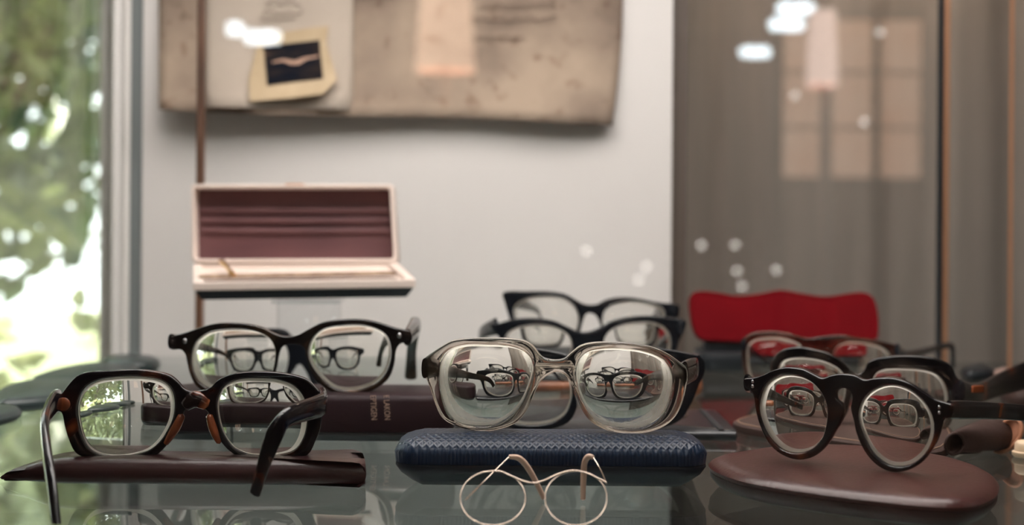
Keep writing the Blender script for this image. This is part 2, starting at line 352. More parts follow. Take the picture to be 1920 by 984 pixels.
for k in range(3):
    a = c0 + (c1 - c0) * k / 3; b_ = c0 + (c1 - c0) * (k + 1) / 3
    box('added_glow_panel', a + .03, b_ - .03, cyy_ - .039, cyy_ - .03, 1.38, 2.60, M['glow'], cb)  # emissive panel added for the warm reflected glow
    dr = box('cabinet_door', a + .012, b_ - .012, cyy_ - .039, cyy_ - .015, 0.10, 1.30, noise_mat('rosy_wood_door', [(.3, (.30, .20, .15)), (.7, (.38, .26, .2))], 3, .5), cb, .004)
    link('door_knob', sphere((a + .06, cyy_, .8), .014), M['steel'], dr)
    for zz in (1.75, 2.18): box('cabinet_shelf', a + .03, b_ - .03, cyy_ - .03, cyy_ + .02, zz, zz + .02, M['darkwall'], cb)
for k in range(4):
    a = c0 + (c1 - c0) * k / 3; box('door_stile', a - .022, a + .022, cyy_ - .03, cyy_ + .005, 0.05, 2.66, M['black_matte'], cb)
M['bulb'] = emit('fairy_bulb', (1.0, 0.93, 0.88), 16)
bp_ = [(1100, 470), (1198, 524), (1212, 500), (1315, 460), (1379, 459), (1382, 508), (1391, 536), (1456, 506), (1490, 178), (1620, 228), (1650, 60)]
bp_ = sorted(bp_)
bw = [mir(x, y, 5.2 + .05 * (i % 3)) for i, (x, y) in enumerate(bp_)]
fr_ = thing('string_light', 'string of small white bulbs reflected as dots over the board and curtain', 'light string', bw[0])
cd_ = link('cord', sweep([v + Vector((0, 0, .012)) for v in bw], [(.0008, .0008)] * len(bw), 5, sm=2), M['black_matte'], fr_)
for v in bw: link('bulb', sphere(v, .011, 10), M['bulb'], cd_)
# ------------------------------------------------------------------ the showcase
SX0, SX1, SY0, SY1, ZT = -0.40, 0.62, YP, 1.44, 1.58
sc = thing('glass_showcase', 'glass showcase with a clear shelf, thin brass posts and a white back board', 'showcase', ((SX0 + SX1) / 2, 1.0, 0))
M['wood'] = noise_mat('dark_cabinet_wood', [(0.3, (0.05, 0.035, 0.03)), (0.7, (0.09, 0.06, 0.05))], 6, 0.4, stretch=(1, 1, 6))
M['under'] = mat('teal_grey_base_cloth', (0.38, 0.41, 0.40), 0.8)
box('cabinet', SX0, SX1, SY0 + .01, SY1, 0.0, 0.66, M['wood'], sc, .004)
box('base_cloth', SX0 + .01, SX1 - .01, SY0 + .02, SY1 - .01, 0.66, 0.665, M['under'], sc)
box('shelf', SX0 + .004, SX1 - .004, SY0 + .006, SY1 - .014, ZS - .0084, ZS - .0004, M['shelf'], sc)
box('front_pane', SX0, SX1, YP - .002, YP + .002, 0.66, ZT, M['pane'], sc)
box('side_pane', SX0 - .004, SX0, SY0 + .004, SY1 - .03, 0.66, ZT, M['pane'], sc)
box('side_pane', SX1, SX1 + .004, SY0 + .004, SY1, 0.66, ZT, M['pane'], sc)
top = box('top_panel', SX0 - .01, SX1 + .01, SY0 - .01, SY1 + .02, ZT, ZT + .03, M['wood'], sc, .002)
M['board'] = noise_mat('white_back_board', [(0.3, (0.70, 0.665, 0.64)), (0.7, (0.73, 0.695, 0.67))], 5, 0.7)
def X(px, D): return (px - CX) / F * D
YBD = 1.425
box('back_board', X(266, YBD), X(1259, YBD), YBD, YBD + .012, 0.66, ZT, M['board'], sc)
box('board_edge_strip', X(1262, YBD), X(1290, YBD), YBD + .014, YBD + .03, 0.66, ZT, mat('dark_taupe_strip', (0.10, 0.075, 0.06), .6), sc)
box('dark_gap_strip', X(241, YBD), X(264, YBD), YBD + .004, YBD + .012, 0.66, ZT, mat('teal_grey_gap', (0.17, 0.19, 0.19), .7), sc)  # dark gap beside the board, its shade drawn as a coloured strip
box('corner_post', X(213, YBD), X(229, YBD), YBD - .01, YBD + .01, 0.66, ZT, M['frame'], sc, .002)
box('side_board', X(230, YBD), X(240, YBD), YBD + .006, YBD + .014, 0.66, ZT, M['frame'], sc)
M['post'] = noise_mat('brown_bronze_post', [(0.35, (0.06, 0.045, 0.04)), (0.65, (0.36, 0.18, 0.11))], 7, 0.35, metal=.4, stretch=(1, 1, .6))
box('sliding_door_post', X(368, 1.32), X(383, 1.32), 1.316, 1.324, ZS + .0005, ZT, M['post'], sc, .0015)
box('brass_post', X(1768, 1.40), X(1777, 1.40), 1.396, 1.404, ZS + .0005, ZT, M['brass'], sc, .001)
box('rubber_seal', X(1758, 1.40), X(1766, 1.40), 1.398, 1.404, ZS + .0005, ZT, M['black_matte'], sc)
box('brass_edge', X(1891, 1.36), X(1896, 1.36), 1.356, 1.36, ZS + .0005, ZT, M['brass'], sc)
lampbox = box('lamp_housing', -0.385, 0.465, 0.76, 1.18, 1.557, ZT, M['steel'], sc, .003)
for k in range(5):
    x = -.26 + .13 * k
    sk = link('spot_socket', loft([(x + .012 * math.cos(a * .5236), .62 + .012 * (k % 2) + .012 * math.sin(a * .5236)) for a in range(12)], [(1.552, 0), (ZT, 0)]), M['steel'], sc)
    link('spot_bulb', sphere((x, .62 + .012 * (k % 2), 1.545), .009, 12), emit('spot_glow', (1, .95, .88), 90) if k == 0 else bpy.data.materials['spot_glow'], sk)
# ------------------------------------------------------------------ old paper on the board
m = bpy.data.materials.new('aged_paper'); m.use_nodes = True; nt = m.node_tree; N = nt.nodes; L = nt.links; b = N['Principled BSDF']; b.inputs['Roughness'].default_value = .85
tc = N.new('ShaderNodeTexCoord'); n1 = N.new('ShaderNodeTexNoise'); n1.inputs['Scale'].default_value = 11; n1.inputs['Detail'].default_value = 5; L.new(tc.outputs['Object'], n1.inputs['Vector'])
r1 = N.new('ShaderNodeValToRGB'); L.new(n1.outputs['Fac'], r1.inputs[0])
e = r1.color_ramp.elements; e[0].position = .33; e[0].color = (.20, .145, .11, 1); e[1].position = .62; e[1].color = (.42, .32, .24, 1)
n2 = N.new('ShaderNodeTexNoise'); n2.inputs['Scale'].default_value = 55; n2.inputs['Detail'].default_value = 3; L.new(tc.outputs['Object'], n2.inputs['Vector'])
r2 = N.new('ShaderNodeValToRGB'); L.new(n2.outputs['Fac'], r2.inputs[0]); r2.color_ramp.elements[0].position = .30; r2.color_ramp.elements[0].color = (.55, .45, .4, 1); r2.color_ramp.elements[1].position = .42
mu = N.new('ShaderNodeMixRGB'); mu.blend_type = 'MULTIPLY'; mu.inputs[0].default_value = .7; L.new(r1.outputs[0], mu.inputs[1]); L.new(r2.outputs[0], mu.inputs[2]); L.new(mu.outputs[0], b.inputs['Base Color'])
M['paper'] = m
M['paper2'] = noise_mat('cream_paper_leaf', [(0.3, (0.42, 0.35, 0.29)), (0.7, (0.55, 0.47, 0.39))], 9, .85)
DP = 1.418
def sheet(x0, x1, y_bot, D0, right_bow=0, lift=.016, ny=26, nx=50, thick=.0008):
    """paper sheet hanging on the board, its lower edge curling forward"""
    vs, fs = [], []
    for j in range(ny):
        t = j / (ny - 1)
        for i in range(nx):
            s = i / (nx - 1); px = x0 + (x1 - x0) * s - right_bow * s ** 6 * max(0, (t - .55) / .45) ** 2
            yb = y_bot(s); py = -330 + (yb + 330) * t
            cur = lift * max(0, (t - .62) / .38) ** 2 * (0.75 + .25 * math.sin(6 * s + 1)) * (1 - .7 * s ** 8)
            vs.append(P(px, py, D0 - cur - .001 * math.sin(s * 9) ** 2))
    for j in range(ny - 1):
        for i in range(nx - 1): fs.append((j * nx + i, j * nx + i + 1, (j + 1) * nx + i + 1, (j + 1) * nx + i))
    return mesh(vs, fs, 80)
pc = thing('old_document', 'large stained tan old document hanging on the white back board', 'document', P(700, 230, DP))
def solid(o, t):
    md = o.modifiers.new('thick', 'SOLIDIFY'); md.thickness = t; md.offset = 0; return o
solid(link('sheet', sheet(298, 1168, lambda s: 205 + 28 * s + 3 * math.sin(7 * s), DP, 20, .030), M['paper'], pc), .0006)
setp(solid(link('page_leaf', sheet(386, 662, lambda s: 200 + 6 * s, DP - .006, 0, .036, 20, 24), M['paper2'], pc), .0006), 'lighter cream page leaf')
M['ink'] = mat('faded_brown_ink', (0.13, 0.08, 0.06), .8)
rnd = random.Random(3); ms = []
def scribble(px0, px1, py, amp, D, wd):
    pts = []; x = px0
    while x < px1:
        pts.append(P(x, py + rnd.uniform(-1, 1) * amp, D)); x += rnd.uniform(3, 7)
        if rnd.random() < .13: x += 5
    link('handwriting', sweep(pts, [(wd, wd)] * len(pts), 5, sm=2), M['ink'], pc)
for a in ((498, 566, 6, 7), (495, 572, 22, 6), (488, 556, 36, 1.2), (660, 740, -8, 5)): scribble(*a, DP - .0105 if a[0] < 600 else DP - .004, .0010)
for a in ((878, 1048, 36, 6), (890, 990, 70, 3), (700, 780, 130, 2), (880, 1000, 150, 2), (900, 1040, 8, 4)): scribble(*a, DP - .005, .0010)
# taped picture
st = thing('taped_picture', 'small dark picture fixed to the old document with yellowed tape', 'picture', P(548, 160, DP - .02))
def leafdepth(y):
    t = (y + 330) / 534; return DP - .0075 - .036 * max(0, (t - .62) / .38) ** 2
def onleaf(name, pts, off, t, mt, parent):
    """thin piece following the curl of the page leaf"""
    bm = bmesh.new(); bm.faces.new([bm.verts.new((x, -y, 0)) for x, y in pts]); bmesh.ops.triangulate(bm, faces=bm.faces)
    bmesh.ops.subdivide_edges(bm, edges=bm.edges, cuts=7, use_grid_fill=True)
    for v in bm.verts: v.co = P(v.co.x, -v.co.y, leafdepth(-v.co.y) - off)
    me = bpy.data.meshes.new('m'); bm.to_mesh(me); bm.free(); o = link(name, me, mt, parent)
    md = o.modifiers.new('thick', 'SOLIDIFY'); md.thickness = t; md.offset = 0; return o
M['tape'] = noise_mat('yellowed_tape', [(0.3, (0.44, 0.33, 0.20)), (0.7, (0.56, 0.43, 0.28))], 30, .7)
def quadslab(name, pts, D, t, mt, parent):
    a = [P(x, y, D) for x, y in pts]; v = a + [p + Vector((0, t, 0)) for p in a]; n = len(a)
    return link(name, mesh(v, [tuple(range(n)), tuple(range(2 * n - 1, n - 1, -1))] + [(i, (i + 1) % n, n + (i + 1) % n, n + i) for i in range(n)]), mt, parent)
onleaf('tape', [(466, 150), (468, 190), (540, 184), (606, 176), (632, 150), (626, 128), (612, 80), (616, 48), (580, 52), (500, 66), (484, 78)], .0015, .0004, M['tape'], st)
m = noise_mat('dark_landscape_print', [(0.45, (0.006, 0.008, 0.014)), (0.60, (0.03, 0.022, 0.02)), (0.72, (0.42, 0.26, 0.18))], 22, .95, Specular_IOR_Level=.1, stretch=(1, 1, 3.2), detail=6)
onleaf('print', [(494, 87), (599, 75), (606, 147), (501, 160)], .0025, .0006, m, st)
onleaf('print_streak', [(510, 116), (530, 110), (552, 114), (572, 107), (597, 104), (597, 107), (575, 112), (560, 121), (545, 121), (530, 115), (511, 118)], .0031, .0002, mat('pale_streak', (.45, .27, .19), .6), st)

# ------------------------------------------------------------------ spectacles
class Plane:
    """front plane of a pair of spectacles: through a photo point at depth D, yawed and leaned"""
    def __init__(s, px, py, D, yaw=0, lean=0, bow=0.9, facing=1):
        s.O = P(px, py, D); y = math.radians(yaw); l = math.radians(lean)
        s.U = Vector((math.cos(y), math.sin(y), 0)); s.N = Vector((-math.sin(y), math.cos(y), 0))   # N points away from the camera
        V = Vector((0, 0, 1)); s.V = V * math.cos(l) + s.N * math.sin(l); s.N = s.N * math.cos(l) - V * math.sin(l); s.bow = bow * facing
        s.f = facing                                                       # 1: front towards the camera
    def uv(s, px, py):
        r = ray(px, py); t = (s.O - CAM).dot(s.N) / r.dot(s.N); q = CAM + r * t - s.O; return (q.dot(s.U), q.dot(s.V))
    def at(s, u, v, w=0): return s.O + s.U * u + s.V * v + s.N * (w + s.bow * u * u)
    def px(s, px, py, w=0): u, v = s.uv(px, py); return s.at(u, v, w)
def lens_mesh(pl, hole, power, tc=0.0016, rin=0.0003, off=0.0, rings=14, taper=.0015, nose=0.0):
    """minus lens cut to the rim: plane on the front, hollow behind, ground edge"""
    hole = inset(hole, rin); n = len(hole)
    cu_, cv = sum(p[0] for p in hole) / n, sum(p[1] for p in hole) / n; R = 0.5 / power; f = pl.f
    hole2 = [(u + nose, v) for u, v in inset(hole, taper)]
    vs, fs, mi = [], [], []
    def dep(u, v, side):
        r2 = (u - cu_) ** 2 + (v - cv) ** 2
        base = -off * f + pl.bow * (cu_ * cu_ - u * u + 2 * cu_ * (u - cu_))       # flat lens, tangent to the bowed front
        if side == 0: return base - .0010 * f + f * r2 * 1.2
        return base - .0010 * f + f * (tc + R - math.sqrt(max(R * R - r2, (R * .3) ** 2)))
    for side in (0, 1):
        o = len(vs); vs.append(pl.at(cu_, cv, dep(cu_, cv, side)))
        for k in range(1, rings + 1):
            for (u, v) in (hole2 if side else hole):
                a, b_ = cu_ + (u - cu_) * k / rings, cv + (v - cv) * k / rings; vs.append(pl.at(a, b_, dep(a, b_, side)))
        for i in range(n):
            j = (i + 1) % n; fs.append((o, o + 1 + i, o + 1 + j) if side else (o, o + 1 + j, o + 1 + i)); mi.append(0)
            for k in range(rings - 1):
                a = o + 1 + k * n; q = (a + i, a + n + i, a + n + j, a + j); fs.append(q if side else q[::-1]); mi.append(0)
    e0, e1 = 1 + (rings - 1) * n, 1 + rings * n + 1 + (rings - 1) * n
    for i in range(n): j = (i + 1) % n; fs.append((e0 + i, e0 + j, e1 + j, e1 + i)); mi.append(1)
    return mesh(vs, fs, 40, mi)
def spectacles(name, label, pl, outer, holes, fm, thick, power, temples, tm=None, bevel=.0008, group=None, rivets=(), n=4, lens_off=0.0, lmats=None):
    base = pl.px(*outer[len(outer) // 2]); zs = min(pl.px(*q).z for q in outer); root = thing(name, label, 'glasses', (pl.O.x, pl.O.y, zs), group)
    O = [pl.uv(*q) for q in spl(outer, n)]; H = [[pl.uv(*q) for q in spl(h, n)] for h in holes]
    me = curve_mesh([O] + [h[::-1] for h in H], thick, bevel)
    for v in me.vertices: v.co = pl.at(v.co.x, v.co.y, v.co.z)
    bm = bmesh.new(); bm.from_mesh(me); bmesh.ops.recalc_face_normals(bm, faces=bm.faces); bm.to_mesh(me); bm.free()
    ff = link('frame_front', me, fm, root)
    for k, h in enumerate(H):
        link('lens', lens_mesh(pl, h, power[k] if isinstance(power, (list, tuple)) else power, off=lens_off, nose=(.0008, -.0008)[k] if len(H) > 1 else 0), [M['lens'], M['edge']], root)
    for k, t in enumerate(temples):
        pts = [P(*q[:3]) for q in t]; sz = [q[3:5] for q in t]
        me = sweep(pts, sz, 14, sq=.8)
        for v in me.vertices: v.co.z = max(v.co.z, ZS)
        link('temple', me, tm or fm, root)
    for (x, y, r) in rivets:
        c = pl.px(x, y, -thick / 2 * 1.02); link('rivet', sphere(c, r, 10, (1, .35, 1)), M['steel'], ff)
    return root

# --- black glasses at the very back (upper)
pl = Plane(1110, 590, 1.21, 4, bow=.8)
outer5 = [(945, 548), (990, 546), (1030, 546), (1060, 551), (1082, 563), (1098, 570), (1118, 570), (1135, 562), (1160, 557), (1195, 559), (1235, 567), (1272, 571), (1275, 585),
          (1272, 596), (1256, 606), (1250, 635), (1232, 655), (1190, 660), (1150, 655), (1132, 635), (1124, 605), (1115, 590), (1100, 588), (1092, 605), (1084, 635), (1068, 652),
          (1020, 655), (980, 650), (962, 630), (956, 600), (948, 572)]
h5 = [[(966, 600), (964, 575), (985, 560), (1020, 555), (1055, 558), (1076, 572), (1085, 592), (1083, 615), (1070, 640), (1040, 646), (1000, 646), (976, 632)],
      [(1130, 610), (1132, 585), (1150, 570), (1185, 564), (1220, 569), (1245, 580), (1248, 605), (1240, 635), (1215, 650), (1175, 650), (1142, 636)]]
spectacles('eyeglasses', 'black thick browline glasses standing highest and farthest back before the white board', pl, outer5, h5, M['black'], .0042, 5,
           [[(955, 562, 1.213, .004, .012), (1000, 575, 1.30, .003, .008), (1010, 600, 1.33, .003, .006)], [(1262, 582, 1.213, .004, .012), (1240, 585, 1.29, .003, .008), (1230, 610, 1.33, .003, .006)]])
# --- black cat-eye glasses behind the centre
pl = Plane(1100, 650, 1.13, 2, bow=.8)
outer4 = [(919, 608), (938, 605), (965, 598), (1000, 596), (1035, 600), (1062, 611), (1085, 621), (1104, 621), (1128, 612), (1150, 600), (1185, 593), (1225, 592), (1260, 597), (1287, 602),
          (1284, 622), (1274, 640), (1266, 668), (1250, 690), (1210, 699), (1165, 696), (1138, 684), (1130, 670), (1112, 662), (1092, 662), (1078, 673), (1068, 686), (1040, 697),
          (995, 697), (958, 686), (942, 660), (936, 634), (926, 622)]
h4 = [[(950, 650), (948, 630), (965, 615), (1000, 608), (1035, 611), (1062, 624), (1074, 645), (1068, 670), (1045, 685), (1000, 687), (965, 676)],
      [(1132, 650), (1138, 625), (1160, 610), (1190, 604), (1225, 604), (1250, 616), (1260, 640), (1254, 668), (1235, 686), (1195, 690), (1155, 680)]]
spectacles('eyeglasses', 'black cat eye glasses standing second from the back behind the centre pair', pl, outer4, h4, M['black'], .0045, 9,
           [[(930, 612, 1.133, .004, .014), (900, 628, 1.18, .003, .009), (935, 655, 1.26, .003, .006)], [(1276, 612, 1.133, .004, .014), (1272, 630, 1.2, .003, .008), (1262, 660, 1.26, .003, .006)]])
# --- wide black glasses right behind the centre pair
pl = Plane(1090, 720, .905, 0, bow=.8)
outer10 = [(866, 664), (900, 656), (950, 652), (1000, 653), (1045, 660), (1075, 668), (1105, 668), (1135, 660), (1180, 653), (1230, 653), (1280, 660), (1318, 672), (1323, 696),
           (1312, 722), (1298, 755), (1276, 788), (1235, 803), (1180, 803), (1135, 795), (1112, 765), (1102, 728), (1090, 705), (1076, 728), (1082, 760), (1064, 792), (1020, 805),
           (965, 803), (920, 788), (900, 755), (888, 715), (868, 690)]
h10 = [[(905, 720), (908, 690), (930, 674), (975, 668), (1025, 671), (1060, 685), (1070, 715), (1072, 745), (1058, 778), (1022, 795), (970, 795), (928, 776), (910, 750)],
       [(1112, 715), (1122, 686), (1155, 671), (1205, 667), (1250, 673), (1277, 690), (1280, 720), (1268, 760), (1240, 788), (1200, 796), (1150, 790), (1124, 762)]]
spectacles('eyeglasses', 'wide black glasses standing directly behind the clear framed centre pair', pl, outer10, h10, M['black'], .0045, 9,
           [[(874, 676, .908, .004, .013), (885, 672, .98, .003, .009), (905, 700, 1.04, .003, .007)], [(1310, 684, .908, .004, .013), (1290, 676, .98, .003, .009), (1272, 705, 1.04, .003, .007)]])
# --- centre pair, smoky clear frame
pl = Plane(1040, 720, .757, -3, bow=.9)
outer3 = [(789, 692), (796, 672), (812, 660), (830, 648), (850, 638), (880, 634), (920, 633), (960, 634), (985, 638), (1000, 648), (1012, 663), (1022, 671), (1040, 674), (1058, 671), (1072, 659),
          (1090, 646), (1115, 641), (1150, 641), (1190, 644), (1225, 651), (1250, 662), (1272, 677), (1287, 690), (1290, 706), (1287, 728), (1280, 756), (1268, 780), (1250, 797), (1225, 808),
          (1195, 813), (1160, 811), (1130, 803), (1106, 788), (1090, 765), (1080, 740), (1070, 716), (1058, 701), (1045, 696), (1030, 701), (1015, 713), (1003, 735), (990, 765), (972, 788),
          (950, 800), (915, 808), (880, 806), (850, 797), (828, 783), (815, 757), (806, 730), (799, 712)]
h3 = [[(822, 710), (825, 680), (840, 657), (870, 646), (910, 645), (950, 647), (980, 656), (996, 672), (1000, 695), (992, 725), (978, 755), (955, 780), (925, 796), (890, 799), (860, 793), (840, 775), (828, 745)],
      [(1081, 720), (1080, 690), (1088, 670), (1105, 657), (1135, 652), (1170, 652), (1205, 657), (1235, 668), (1254, 685), (1262, 710), (1258, 740), (1247, 768), (1228, 790), (1200, 801), (1165, 802), (1130, 795), (1108, 778), (1092, 752)]]
g3 = spectacles('eyeglasses', 'smoky clear thick lensed glasses standing on the blue woven case', pl, outer3, h3, M['clear'], .0055, [15, 15],
           [[(797, 690, .763, .004, .011), (812, 688, .80, .004, .010), (850, 692, .84, .0035, .008), (925, 705, .872, .003, .007), (950, 735, .882, .003, .006)],
            [(1284, 700, .763, .004, .013), (1304, 690, .80, .004, .012), (1285, 690, .85, .0035, .009), (1235, 715, .882, .003, .006)]], bevel=.0012, tm=M['brownhorn'])
# --- tortoiseshell glasses at the left, turned away
pl = Plane(360, 780, .757, 2, bow=-.9, facing=-1); pl.bow = -.7
outer1 = [(114, 742), (122, 734), (134, 718), (150, 702), (168, 696), (200, 694), (260, 692), (295, 696), (318, 702), (333, 713), (345, 726), (358, 732), (382, 731), (396, 725), (411, 711), (434, 701), (470, 696),
          (510, 696), (545, 700), (575, 708), (591, 722), (605, 742), (606, 765), (602, 800), (592, 826), (578, 850), (545, 857), (500, 857), (455, 856), (434, 846), (418, 830), (404, 808), (396, 785), (390, 770),
          (378, 764), (360, 764), (348, 769), (340, 785), (326, 815), (306, 842), (284, 857), (250, 858), (200, 858), (165, 855), (145, 845), (133, 820), (126, 795), (121, 772), (112, 765)]
h1 = [[(148, 775), (151, 745), (165, 723), (190, 710), (225, 705), (265, 705), (300, 711), (320, 725), (328, 747), (327, 775), (318, 800), (302, 825), (280, 843), (245, 853), (210, 854), (178, 845), (158, 820)],
      [(408, 762), (412, 738), (425, 720), (450, 710), (485, 708), (520, 710), (550, 720), (568, 738), (576, 760), (577, 790), (570, 820), (552, 843), (520, 852), (480, 853), (450, 845), (430, 828), (415, 800)]]
g1 = spectacles('eyeglasses', 'dark tortoiseshell glasses turned away with their temples reaching forward at left', pl, outer1, h1, M['tort'], .0048, [11, 9],
           [[(108, 752, .752, .005, .013), (100, 757, .73, .005, .012), (84, 790, .70, .0045, .009), (88, 850, .675, .0045, .009), (97, 910, .66, .0045, .009), (106, 990, .648, .004, .009)],
            [(604, 748, .752, .005, .013), (600, 760, .73, .005, .012), (535, 785, .69, .0045, .010), (505, 840, .685, .0045, .008), (478, 925, .69, .004, .006)]], tm=M['tort'], bevel=.0009)
c = pl.px(125, 755, -.0028); link('hinge_plate', sphere(c, .0036, 14, (1, .25, 1)), M['amberpad'], g1.children[0])
for sx, pts in ((0, [(342, 778), (330, 802), (312, 830)]), (1, [(394, 778), (402, 805), (412, 828)])):
    link('nose_pad', sweep([pl.px(x, y, -.0015) for x, y in pts], [(.0055, .004), (.0065, .005), (.004, .003)], 12, up=(1, 0, 0)), M['amberpad'], g1.children[0])
link('bridge_pad', sweep([pl.px(x, y, -.003) for x, y in ((348, 760), (368, 747), (390, 758))], [(.004, .006), (.005, .009), (.004, .006)], 12), M['tort_lite'], g1.children[0])
# --- brown horn glasses behind it
pl = Plane(545, 670, .905, -2, bow=.9)
outer2 = [(315, 632), (322, 630), (345, 624), (375, 614), (400, 607), (430, 605), (465, 607), (495, 614), (515, 624), (530, 629), (545, 630), (560, 627), (580, 616), (605, 604), (635, 599), (675, 598), (705, 603),
          (735, 613), (755, 618), (769, 622), (770, 640), (750, 645), (741, 658), (738, 682), (730, 706), (715, 722), (690, 735), (655, 739), (625, 735), (600, 719), (585, 700), (577, 675), (574, 657), (567, 648),
          (555, 645), (540, 646), (529, 651), (523, 666), (519, 690), (510, 712), (495, 728), (460, 739), (420, 741), (385, 735), (365, 722), (354, 700), (349, 680), (345, 665), (336, 656), (317, 655)]
h2 = [[(358, 690), (357, 665), (365, 641), (385, 625), (410, 618), (445, 616), (480, 620), (505, 633), (516, 652), (516, 675), (511, 697), (498, 718), (468, 732), (430, 735), (393, 729), (370, 714)],
      [(578, 666), (581, 645), (592, 627), (612, 614), (645, 609), (680, 609), (708, 617), (725, 630), (732, 650), (731, 675), (722, 700), (705, 718), (678, 729), (650, 732), (625, 726), (603, 708), (587, 688)]]
g2 = spectacles('eyeglasses', 'dark brown horn glasses standing on the maroon case behind the left tortoiseshell pair', pl, outer2, h2, M['brownhorn'], .0048, 11,
           [[(322, 640, .908, .005, .010), (345, 640, .97, .004, .008), (400, 655, 1.02, .003, .006), (430, 690, 1.05, .003, .006)],
            [(764, 632, .908, .006, .011), (776, 616, .95, .009, .011), (778, 612, .99, .008, .012), (772, 655, 1.02, .007, .008), (770, 705, 1.03, .009, .012)]],
           bevel=.0011, rivets=((345, 640, .0018), (748, 630, .0018)))
# --- round tortoiseshell glasses at the right
pl = Plane(1590, 780, .722, -32, bow=.5)
outer7 = [(1396, 710), (1412, 708), (1430, 703), (1450, 694), (1475, 688), (1505, 691), (1525, 700), (1543, 708), (1560, 703), (1580, 700), (1604, 703), (1622, 711), (1645, 708), (1675, 708), (1705, 717), (1730, 732),
          (1752, 747), (1775, 755), (1787, 760), (1785, 779), (1770, 786), (1765, 803), (1757, 826), (1745, 847), (1729, 866), (1708, 879), (1685, 884), (1661, 880), (1638, 864), (1620, 840), (1608, 812), (1603, 788), (1597, 765),
          (1600, 748), (1596, 733), (1583, 727), (1571, 733), (1571, 747), (1582, 757), (1584, 772), (1578, 792), (1568, 808), (1556, 828), (1540, 846), (1520, 858), (1495, 861), (1470, 853), (1450, 839), (1436, 820),
          (1423, 790), (1417, 765), (1414, 745), (1407, 733), (1397, 725)]
h7 = [[(1424, 772), (1425, 750), (1433, 725), (1449, 709), (1471, 701), (1497, 703), (1520, 713), (1538, 730), (1550, 752), (1553, 776), (1550, 801), (1542, 823), (1524, 841), (1498, 849), (1472, 844), (1450, 827), (1434, 803)],
      [(1611, 785), (1614, 760), (1626, 740), (1648, 725), (1675, 720), (1706, 729), (1730, 748), (1746, 772), (1752, 797), (1750, 820), (1740, 843), (1725, 860), (1707, 871), (1686, 874), (1664, 869), (1640, 849), (1622, 818)]]
g7 = spectacles('eyeglasses', 'round dark tortoiseshell glasses standing on the glossy reddish brown case at right', pl, outer7, h7, M['tort'], .0045, 10,
           [[(1402, 717, .758, .0045, .009), (1410, 722, .785, .004, .009), (1470, 738, .84, .0035, .007), (1520, 755, .86, .003, .006)],
            [(1779, 768, .6985, .0045, .009), (1800, 768, .712, .0045, .0095), (1860, 770, .745, .004, .009), (1940, 777, .785, .004, .009), (2010, 800, .83, .004, .008)]],
           bevel=.001, rivets=((1413, 715, .0010), (1413, 724, .0010), (1763, 763, .0010), (1763, 773, .0010)))
# --- smoky dark frame behind it
pl = Plane(1620, 740, .93, -14, bow=.7)
outer8 = [(1446, 690), (1450, 672), (1466, 656), (1495, 650), (1525, 654), (1555, 662), (1580, 677), (1596, 694), (1609, 700), (1621, 692), (1627, 679), (1647, 670), (1690, 666), (1735, 668), (1765, 675), (1785, 687),
          (1793, 705), (1806, 720), (1808, 745), (1794, 752), (1788, 780), (1776, 802), (1745, 812), (1690, 812), (1650, 803), (1632, 780), (1622, 745), (1609, 727), (1596, 742), (1588, 775), (1565, 795), (1520, 798),
          (1475, 790), (1458, 765), (1450, 730)]
h8 = [[(1458, 715), (1458, 692), (1470, 674), (1500, 669), (1540, 674), (1570, 688), (1584, 706), (1586, 735), (1576, 770), (1555, 785), (1515, 787), (1480, 778), (1464, 755)],
      [(1634, 730), (1637, 708), (1652, 693), (1690, 689), (1735, 693), (1762, 705), (1776, 730), (1778, 762), (1768, 792), (1738, 800), (1690, 800), (1655, 788), (1642, 765)]]
g8 = spectacles('eyeglasses', 'smoky dark framed square glasses just behind the round tortoiseshell pair', pl, outer8, h8, M['smoke'], .0048, 12,
           [[(1450, 686, .95, .004, .010), (1475, 700, 1.0, .004, .008), (1530, 712, 1.05, .003, .006)],
            [(1798, 735, .905, .008, .016), (1830, 738, .94, .006, .014), (1870, 722, 1.0, .006, .016), (1935, 700, 1.06, .006, .022), (2000, 690, 1.1, .005, .022)]], tm=M['tort'], bevel=.0012)
link('temple_plate', boxmesh(P(1833, 729, .9), (.0085, .002, .0045), .0005, math.radians(20)), M['amberpad'], g8.children[-1])
# --- rosy brown glasses behind these
pl = Plane(1540, 680, 1.12, -4, bow=.6)
outer9 = [(1390, 652), (1397, 634), (1412, 624), (1445, 621), (1475, 624), (1497, 630), (1516, 634), (1545, 630), (1580, 628), (1602, 632), (1640, 637), (1665, 643), (1682, 648), (1686, 664), (1678, 672), (1672, 700), (1655, 728),
          (1620, 738), (1580, 730), (1560, 705), (1548, 672), (1532, 658), (1518, 672), (1512, 705), (1495, 732), (1455, 743), (1420, 738), (1402, 715), (1394, 690)]
h9 = [[(1400, 680), (1401, 650), (1418, 635), (1450, 631), (1480, 636), (1502, 648), (1508, 675), (1500, 710), (1480, 730), (1445, 734), (1416, 724), (1404, 702)],
      [(1563, 670), (1570, 649), (1595, 640), (1630, 643), (1655, 651), (1670, 666), (1666, 695), (1650, 719), (1620, 728), (1585, 720), (1568, 698)]]
g9 = spectacles('eyeglasses', 'rosy brown glasses standing in front of the open red case', pl, outer9, h9, M['rosy'], .0045, 12,
           [[(1394, 645, 1.123, .004, .010), (1400, 655, 1.2, .003, .008), (1430, 680, 1.26, .003, .006)],
            [(1682, 655, 1.115, .004, .010), (1700, 665, 1.16, .004, .007), (1745, 655, 1.25, .004, .006), (1781, 647, 1.31, .004, .006), (1787, 662, 1.315, .004, .006), (1786, 688, 1.32, .004, .006)]], tm=M['black'], bevel=.001)
